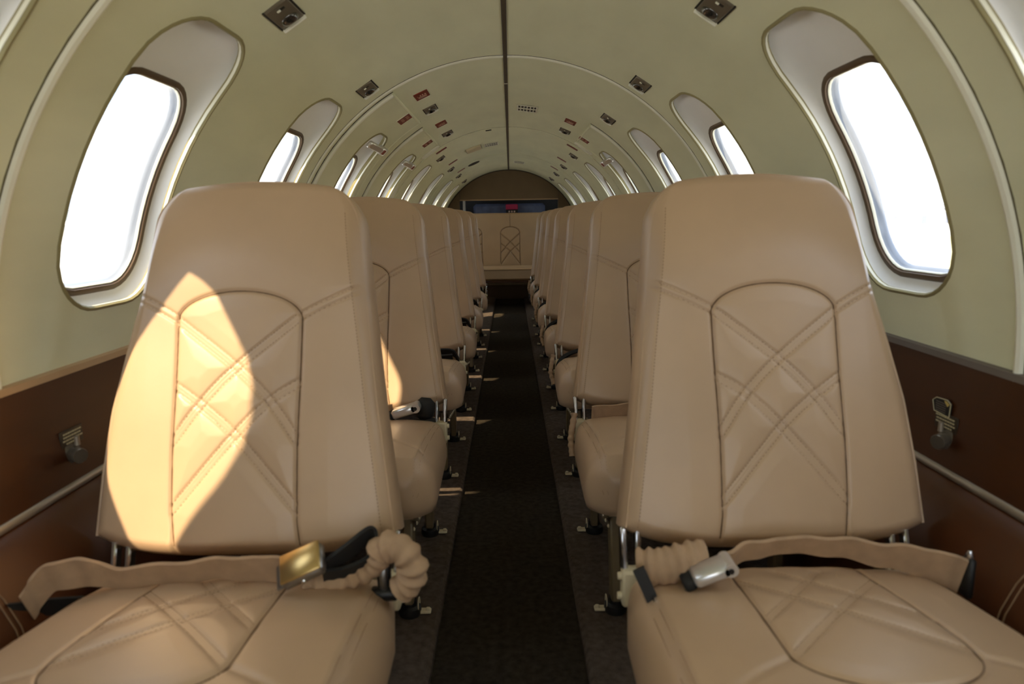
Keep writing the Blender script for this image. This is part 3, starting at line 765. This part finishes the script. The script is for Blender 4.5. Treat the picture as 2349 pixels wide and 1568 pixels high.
for c in (-.392, .006, .392):
    pl = [(c-.103, .03), (c-.101, .2), (c-.101, .355)]+[(c-.101*math.cos(a), .355+.065*math.sin(a)) for a in np.linspace(0, math.pi, 15)]+[(c+.101, .2), (c+.103, .03)]
    me = welt(cbn, pl, (0, .10, .39-ZF), (0, math.sin(be), math.cos(be)), (0, -math.cos(be), math.sin(be)), 1, .003); link('seam_welt', me, bo)
    for q in ([(-.10, .35), (.0, .265), (.1, .15)], [(.10, .35), (0, .265), (-.1, .15)], [(-.1, .25), (0, .165), (.1, .03)], [(.1, .25), (0, .165), (-.1, .03)]):
        me = welt(cbn, [(c+x_, y_) for x_, y_ in q], (0, .10, .39-ZF), (0, math.sin(be), math.cos(be)), (0, -math.cos(be), math.sin(be)), 1, .0018); link('seam_welt', me, bo)
    me = welt(cbn, [(c, .42), (c, .555)], (0, .10, .39-ZF), (0, math.sin(be), math.cos(be)), (0, -math.cos(be), math.sin(be)), 1, .002); link('seam_welt', me, bo)
MB().box((0, -.16, .345-ZF), (1.16, .46, .125), None, .022).build('seat_cushion', 'bench_leather', bn)
MB().tube([(-.57, -.392, .395-ZF), (.57, -.392, .395-ZF)], .005, 8).build('piping', 'leather_piping', bn)
MB().box((0, -.16, .272-ZF), (1.14, .44, .02), None, .004).build('base_board', 'wainscot', bn)
MB().box((0, -.30, .25-ZF), (1.10, .03, .03), None, .003).build('base_rail', 'frame_paint', bn)
for x in (-.5, .5): MB().box((x, -.1, .13-ZF), (.03, .05, .24), None, .004).build('leg', 'frame_paint', bn)
mb = MB()
for k in range(9):
    z = .245-ZF-k*.022; a = math.pi/2*(k % 2)
    ex = Vector((math.cos(a), math.sin(a), 0)); c = Vector((-.235, -.42, z))
    mb.tube([c+ex*.008*math.cos(q)+Vector((0, 0, .015*math.sin(q))) for q in np.linspace(0, 2*math.pi, 14)[:-1]], .0028, 6, closed=True)
mb.build('chain', 'chrome', bn)
mb = MB()
for k in range(6):
    z = .20-ZF-k*.022; a = math.pi/2*(k % 2); ex = Vector((math.cos(a), math.sin(a), 0)); c = Vector((.19, -.36, z))
    mb.tube([c+ex*.008*math.cos(q)+Vector((0, 0, .015*math.sin(q))) for q in np.linspace(0, 2*math.pi, 14)[:-1]], .0028, 6, closed=True)
mb.build('chain', 'steel', bn)

# ------------------------------------------------------------------ rear bulkhead and baggage bay
wb = empty('wall_back', (0, YB, 0)); tag(wb, 'brown rear bulkhead with an open baggage slot above the bench', 'wall', kind='structure')
def arc_panel(name, x0, x1, zlo, m, y0, y1):
    xs = np.linspace(x0, x1, 40); rr = R-.006; vs = []
    for y in (y0, y1):
        vs += [(x, y, zlo) for x in xs]+[(x, y, max(zlo, ZC+math.sqrt(max(0, rr*rr-x*x)))) for x in xs]
    n_ = len(xs); fs = []
    for o in (0, 2*n_): fs += [(o+i, o+i+1, o+n_+i+1, o+n_+i) for i in range(n_-1)]
    fs += [(i, i+1, 2*n_+i+1, 2*n_+i) for i in range(n_-1)]+[(n_+i, n_+i+1, 3*n_+i+1, 3*n_+i) for i in range(n_-1)]
    fs += [(0, n_, 3*n_, 2*n_), (n_-1, 2*n_-1, 4*n_-1, 3*n_-1)]
    return MB().add(vs, fs).build(name, m, wb, 30)
arc_panel('fascia_panel', -.545, .545, 1.098, 'bulk_brown', 0, .02)
arc_panel('side_panel', -.779, -.549, .02, 'bulk_brown', .004, .024); arc_panel('side_panel', .549, .779, .02, 'bulk_brown', .004, .024)
MB().box((0, .012, .43), (1.10, .02, .98), None, .003).build('lower_panel', 'bulk_brown', wb)
MB().box((0, -.003, 1.101), (1.09, .012, .012), None, .003).build('fascia_edge', 'leather_piping', wb)
for x in (-.50, .56): MB().box((x, .06, 1.0), (.03, .08, .2), None, .003).build('slot_post', 'steel' if x < 0 else 'bulk_brown', wb)
pts = [cyl(-.004, a, R-.003) for a in np.linspace(-90, 90, 61)]
MB().tube([(p[0], -.004, p[2]) for p in pts], .006, 6).build('edge_seal', 'dark_gap', wb)
# bay behind
bay = MB()
bay.box((0, .75, 1.0), (1.3, .02, 1.3)); bay.box((0, .4, .90), (1.3, .72, .02)); bay.box((0, .4, 1.32), (1.3, .72, .02)); bay.box((-.66, .4, 1.), (.02, .72, 1.)); bay.box((.66, .4, 1.), (.02, .72, 1.))
by = bay.build('wall_bay', 'black'); by.location.y = YB; tag(by, 'black lined baggage bay behind the slot of the rear bulkhead', 'wall', kind='structure')
bg_ = MB().box((0, YB+.5, .992), (.84, .20, .15), None, .03).build('duffel_bag', 'bag_grey'); tag(bg_, 'dark blue grey padded bag in the slot of the rear bulkhead', 'bag')
kit = empty('kit_box', (.03, YB+.35, .912)); tag(kit, 'small pink red box with dark front in the rear baggage slot', 'box')
MB().box((0, 0, .115), (.14, .08, .06), None, .004).build('lid', 'pink_red', kit); MB().box((0, .004, .043), (.136, .076, .086), None, .004).build('body', 'black', kit)
mb = MB()
for x in (-.03, .0, .03): mb.box((x, -.0345, .062), (.018, .002, .02))
mb.build('print', 'print', kit)

# ------------------------------------------------------------------ fittings on the ceiling
def on_wall(name, y, a, r=R):
    p = cyl(y, a, r); q = math.radians(a)
    ex = Vector((-math.cos(q), 0, math.sin(q))); ey = Vector((0, 1, 0)); ez = Vector((-math.sin(q), 0, -math.cos(q)))
    M = Matrix.Translation(p) @ Matrix((ex, ey, ez)).transposed().to_4x4()
    return empty(name, M=M)
lightD = {}
def reading_light(y, a, label):
    o = on_wall('reading_light', y, a); tag(o, label, 'light', 'recessed reading lights in the lining')
    if not lightD:
        lightD['plate'] = MB().box((0, 0, .001), (.054, .112, .008), None, .0025).mesh('plate', 'lamp_plate')
        lightD['rim'] = MB().box((0, .0565, .004), (.056, .006, .014), None, .002).mesh('rim', 'cream')  # glint of the plate's far bevel, put in as a cream strip
        b = MB(); P = [(-.019+.038*k/10, .026, .004) for k in range(11)]
        b.tube(P, [.006, .012, .015, .0165, .017, .017, .017, .0165, .015, .012, .006], 16, flat=(1.1, .55)); lightD['lens'] = b.mesh('lens', 'lamp_lens', 60)
        lightD['switch'] = MB().box((.003, -.034, .0062), (.008, .006, .003), None, .001).mesh('switch', 'cream')
        lightD['shadow'] = MB().box((-.006, -.034, .0054), (.010, .008, .001)).mesh('switch_slot', 'black')  # black patch painted in as the switch's shadow
        b = MB()
        for x in (-.028, .028): b.box((x, 0, .0005), (.004, .114, .006))
        lightD['edge'] = b.mesh('edge', 'dark_gap')
    pl = link('plate', lightD['plate'], o)
    for k in ('rim', 'lens', 'switch', 'shadow', 'edge'): link({'shadow': 'switch_slot'}.get(k, k), lightD[k], o)
    return o
for side, ys in ((-1, [(1.44, 33.3), (2.235, 33.3), (3.03, 24.3), (3.855, 24.5), (4.63, 34.3), (5.53, 35.1), (6.36, 35.2), (7.19, 35.4)]), (1, [(1.459, 32.7), (2.25, 32.7), (2.99, 33), (3.867, 23.7), (4.66, 33.6), (5.56, 34), (6.44, 34.2), (7.2, 34.2)])):
    for i, (y, a) in enumerate(ys):
        reading_light(y, side*a, f'grey recessed reading light, {ordw[7-i]} forward of the rear bulkhead on the {sun_side[side]} side')
def placard(y, a, w_, l_, style, label, grp='red placards on the lining'):
    o = on_wall('warning_placard', y, a, R-.006 if style == 'exit' else R); tag(o, label, 'placard', grp)
    MB().box((0, 0, .001), (w_, l_, .004), None, .001).build('plate', 'red_plate', o)
    MB().box((0, (-1 if style == 'exit' else 1)*(l_/2+.001), .0015), (w_+.002, .004, .005), None, .001).build('edge', 'cream', o)
    b = MB()
    if style == 'exit':
        for blk, sx in ((-.23, 1), (.16, 1)):
            for j in range(4):
                x = w_*(blk+.055*(j-1.5)); b.box((x, .0, .0032), (w_*.022, l_*(.62 if j % 2 else .5), .0006))
    elif style == 'box':
        for j in range(3): b.box((w_*(-.25+.17*j), -.1*l_, .0032), (w_*.07, l_*.14, .0006))
        for j in range(4): b.box((0, l_*(.05+.075*j), .0032), (w_*(.62 if j % 2 else .5), l_*.02, .0006))
        b.box((-w_*.3, .02*l_, .0032), (w_*.02, l_*.3, .0006)); b.box((w_*.3, .02*l_, .0032), (w_*.02, l_*.3, .0006))
    if b.v: b.build('print', 'print', o)
    return o
placard(2.71, -24.0, .056, .112, 'box', 'red placard beside the first emergency exit, ahead of a reading light, sunlit side')
placard(2.90, -32.3, .058, .108, 'exit', 'red exit placard with two print blocks on the forward emergency exit, sunlit side')
placard(3.49, -24.3, .056, .112, 'box', 'red placard between two ceiling reading lights beside the second emergency exit, sunlit side')
placard(3.755, -33.1, .058, .108, 'exit', 'red exit placard with two print blocks on the rearward emergency exit, sunlit side')
placard(3.523, 23.6, .056, .112, 'box', 'red placard ahead of a reading light beside the emergency exit, shaded side')
placard(3.785, 31.9, .058, .108, 'exit', 'red exit placard with two print blocks on the emergency exit, shaded side')
for side, off in ((-1, .9), (1, 0)):
    for i, y in enumerate((4.335, 5.21, 6.07)):
        placard(y, side*(30.4+off), .075, .05, 'plain', f'small dark red plate on the lining, {words[2-i]} forward of the rear bulkhead, {sun_side[side]} side')
def vent(y, a, label):
    o = on_wall('ceiling_vent', y, a); tag(o, label, 'vent', 'ceiling air vents')
    b = MB(); w_, l_ = .102, .17
    for k in range(7): b.box((-w_/2+.004+k*(w_-.008)/6, 0, .0035), (.0045 if 0 < k < 6 else .008, l_, .003), None, .0015)
    for yy in (-l_/2, 0, l_/2): b.box((0, yy, .0035), (w_, .014 if yy else .022, .003), None, .001)
    b.build('grille', 'cream', o); MB().box((0, 0, .0008), (w_-.004, l_-.004, .002)).build('duct', 'black', o)
vent(3.47, 7.3, 'cream slotted air vent beside the ceiling joint strip, shaded side, ahead of the exits')
vent(5.03, -8.6, 'cream slotted air vent beside a cream cover box, sunlit side of the ceiling strip')
vent(6.67, 7.5, 'cream slotted air vent nearest the rear bulkhead, shaded side of the ceiling strip')
o = on_wall('cover_box', 5.0, -18.0); tag(o, 'plain cream cover box on the ceiling next to a slotted vent', 'box')
MB().box((0, 0, .007), (.11, .19, .016), None, .004).build('cover', 'bracket_cream', o); MB().box((.056, 0, .005), (.003, .18, .012)).build('edge', 'dark_gap', o); MB().box((-.056, 0, .005), (.003, .18, .012)).build('edge', 'dark_gap', o)
o = on_wall('ceiling_slot', 4.262, -8.3); tag(o, 'thin dark slot plate on the ceiling ahead of the cream cover box', 'plate')
MB().box((0, 0, .001), (.035, .03, .004), None, .001).build('plate', 'dark_gap', o)
o = on_wall('speaker_grille', 6.067, -22.3); tag(o, 'dark oval grille on the ceiling near the rear bulkhead', 'speaker')
MB().tube([(.05*math.cos(q), .07*math.sin(q), .002) for q in np.linspace(0, 2*math.pi, 24)[:-1]], .004, 6, closed=True).build('rim', 'dark_gap', o)
b = MB(); b.add([(0, 0, .002)]+[(.05*math.cos(q), .07*math.sin(q), .002) for q in np.linspace(0, 2*math.pi, 24)[:-1]], [(0, i+1, (i+1) % 23+1) for i in range(23)]); b.build('grille', 'black', o)
for y, a, lb in ((4.10, -35, 'cream oval finger pull behind the exit, above the windows, sunlit side'), (4.03, -59, 'cream oval finger pull low beside the window, sunlit side'), (4.085, 34.3, 'cream oval finger pull behind the emergency exit, shaded side')):
    o = on_wall('finger_pull', y, a); tag(o, lb, 'finger pull', 'oval finger pulls of the exits')
    MB().tube([(.055*math.cos(q), .036*math.sin(q), .004) for q in np.linspace(0, 2*math.pi, 28)[:-1]], .0085, 8, closed=True).build('ring', 'cream', o)
    MB().box((0, 0, .006), (.075, .010, .012), None, .004).build('bar', 'cream', o)
    b = MB(); b.add([(0, 0, .001)]+[(.054*math.cos(q), .035*math.sin(q), .001) for q in np.linspace(0, 2*math.pi, 24)[:-1]], [(0, i+1, (i+1) % 23+1) for i in range(23)]); b.build('cup', 'liner', o)

# ------------------------------------------------------------------ sidewall outlets and placards
for side in (-1, 1):
    o = empty('air_outlet', (side*.763, 1.137, .501)); tag(o, f'round metal air outlet knob on the brown wainscot, {sun_side[side]} side', 'air outlet', 'air outlet knobs on the wainscot')
    MB().lathe([(.016, -.006), (.017, .004), (.011, .006), (.010, .016), (.0135, .018), (.0135, .028), (.012, .031), (.004, .0315)], (0, 0, 0), (-side, -.55, 0), 28).build('knob', 'knob', o)
    MB().lathe([(.0045, 0), (.004, .016)], (-side*.012, .003, .014), (0, 0, 1), 10).build('lever', 'alu_strip', o)
    o = empty('instruction_placard', (side*.7655, 1.148, .528)); tag(o, f'dark plate with four lines of fine print above the air outlet, {sun_side[side]} side', 'placard', 'instruction plates on the wainscot')
    MB().box((0, 0, 0), (.003, .062, .030), None, .001).build('plate', 'smoke_plate', o)
    b = MB()
    for j, ln in enumerate((.046, .046, .050, .034)):
        x = -ln/2
        while x < ln/2:
            d = random.uniform(.003, .008); b.box((-side*.0018, x+d/2, .009-.0058*j), (.0006, d, .0026)); x += d+.0016
    b.build('print', 'print_light', o)
o = empty('caution_label', (.7665, 1.162, .553)); tag(o, 'dark hexagonal caution label with a yellow corner above the print plate', 'label')
hexp = [(-.024, .010), (-.014, .015), (.016, .013), (.026, .006), (.020, -.012), (-.022, -.014)]
MB().add([(x, y, z) for x in (0, -.003) for y, z in hexp], [tuple(range(6)), tuple(range(6, 12))]+[(i, (i+1) % 6, 6+(i+1) % 6, 6+i) for i in range(6)]).build('plate', 'black', o, 0)
MB().tube([(-.003, y, z) for y, z in hexp], .0009, 5, closed=True).build('border', 'print_light', o)
b = MB()
for j in range(5): b.box((-.0035, .002, .007-.004*j), (.0006, .028, .0014))
b.build('print', 'top_strip', o)
MB().add([(-.0036, -.022, .009), (-.0036, -.013, .013), (-.0036, -.006, .012), (-.0036, -.016, .003)], [(0, 1, 2, 3)]).build('corner', 'print_yellow', o, 0)

# ------------------------------------------------------------------ outside: airfield
ZG = -1.3
gr = MB().add([(-4000, -4000, ZG), (4000, -4000, ZG), (4000, 4000, ZG), (-4000, 4000, ZG)], [(0, 1, 2, 3)]).build('ground', 'ground'); tag(gr, 'pale dry airfield ground outside the windows', 'ground', kind='structure')
gs = MB().add([(12, -60, ZG+.02), (40, -60, ZG+.02), (40, 130, ZG+.02), (12, 130, ZG+.02)], [(0, 1, 2, 3)]).build('grass_verge', 'grass'); tag(gs, 'dry yellow grass verge outside the shaded side', 'grass', kind='stuff')
def building(name, x, y, rot, wx, wy, h, m, roofm, label, doors=2):
    o = empty(name, (x, y, ZG)); o.rotation_euler.z = rot; tag(o, label, 'building')
    MB().box((0, 0, h/2), (wx, wy, h)).build('walls', m, o, 0)
    MB().add([(sx*wx/2*1.03, sy*wy/2*1.03, h) for sx in (-1, 1) for sy in (-1, 1)]+[(0, -wy/2*1.03, h+wx*.12), (0, wy/2*1.03, h+wx*.12)], [(0, 1, 5, 4), (2, 4, 5, 3), (0, 4, 2), (1, 3, 5), (0, 2, 3, 1)]).build('roof', roofm, o, 0)
    for k in range(doors): MB().box((-wx/2, -wy*.35+wy*.7*k/max(1, doors-1), h*.4), (.2, wy*.12, h*.6)).build('door', 'build_blue', o, 0)
building('hangar', 73.0, 124, .55, 5, 7, 2.3, 'build_white', 'build_white', 'small white hangar across the airfield, shaded side')
building('terminal_shed', 92, 128, .55, 8, 22, 2.9, 'build_grey', 'build_grey', 'long grey shed behind the white hangar', 4)
building('far_shed', 72, 150, .5, 10, 30, 2.6, 'build_grey', 'concrete', 'long pale grey shed far beyond the airfield fence', 3)
building('sunlit_side_shed', -110, 150, -.6, 8, 26, 2.4, 'concrete', 'build_white', 'low pale shed across the field on the sunlit side', 3)
def post(x, y, h, label, grp, bent=0):
    o = empty('fence_post', (x, y, ZG)); tag(o, label, 'fence post', grp)
    MB().box((0, 0, h/2), (.12, .12, h), None, .02).build('post', 'concrete', o)
    MB().box((bent*.18, 0, h+.18), (.1, .1, .5), Matrix.Rotation(bent*.6, 3, 'Y'), .02).build('arm', 'concrete', o)
for k in range(7):
    tt = (k-3)*3.2; post(28.6+tt*.35, 46.6-tt*.94, 1.5, 'pale concrete airfield fence post with angled top, shaded side', 'fence posts on the shaded side', 1)
    post(-31.5-tt*.5, 48.8-tt*.9, 2.0, 'pale concrete airfield fence post with bent top, sunlit side', 'fence posts on the sunlit side', -1)
up = empty('utility_pole', (66, 118, ZG)); tag(up, 'thin utility pole with crossarm beyond the airfield, shaded side', 'pole')
MB().tube([(0, 0, 0), (0, 0, 6.5)], .11, 8).build('pole', 'build_grey', up); MB().box((0, 0, 6.2), (1.4, .12, .12)).build('crossarm', 'build_grey', up)
MB().tube([(0, 0, 6.3), (14, -18, 4.9), (28, -36, 5.6)], .03, 5).build('wire', 'build_grey', up)
for nm, ax, ay, ln, hh, lb in (('hill', -1500, 2400, 1500, 62, 'hazy blue hill ridge on the sunlit horizon'), ('hill', 1500, 2600, 1500, 40, 'low hazy hill ridge on the shaded horizon')):
    o = empty(nm, (ax, ay, ZG)); tag(o, lb, 'hill'); vs = []; nx, ny = 48, 10
    for i in range(nx+1):
        for j in range(ny+1):
            u = i/nx*2-1; v = j/ny*2-1; hgt = hh*max(0, 1-u*u)**.7*max(0, 1-v*v)*(.62+.38*math.sin(i*.7+1.3)*math.sin(i*.23)+.12*math.sin(i*1.9))
            vs.append((u*ln, v*350+u*(-350 if ax > 0 else 350), hgt))
    MB().add(vs, [(i*(ny+1)+j, (i+1)*(ny+1)+j, (i+1)*(ny+1)+j+1, i*(ny+1)+j+1) for i in range(nx) for j in range(ny)]).build('ridge', 'hill', o, 60)
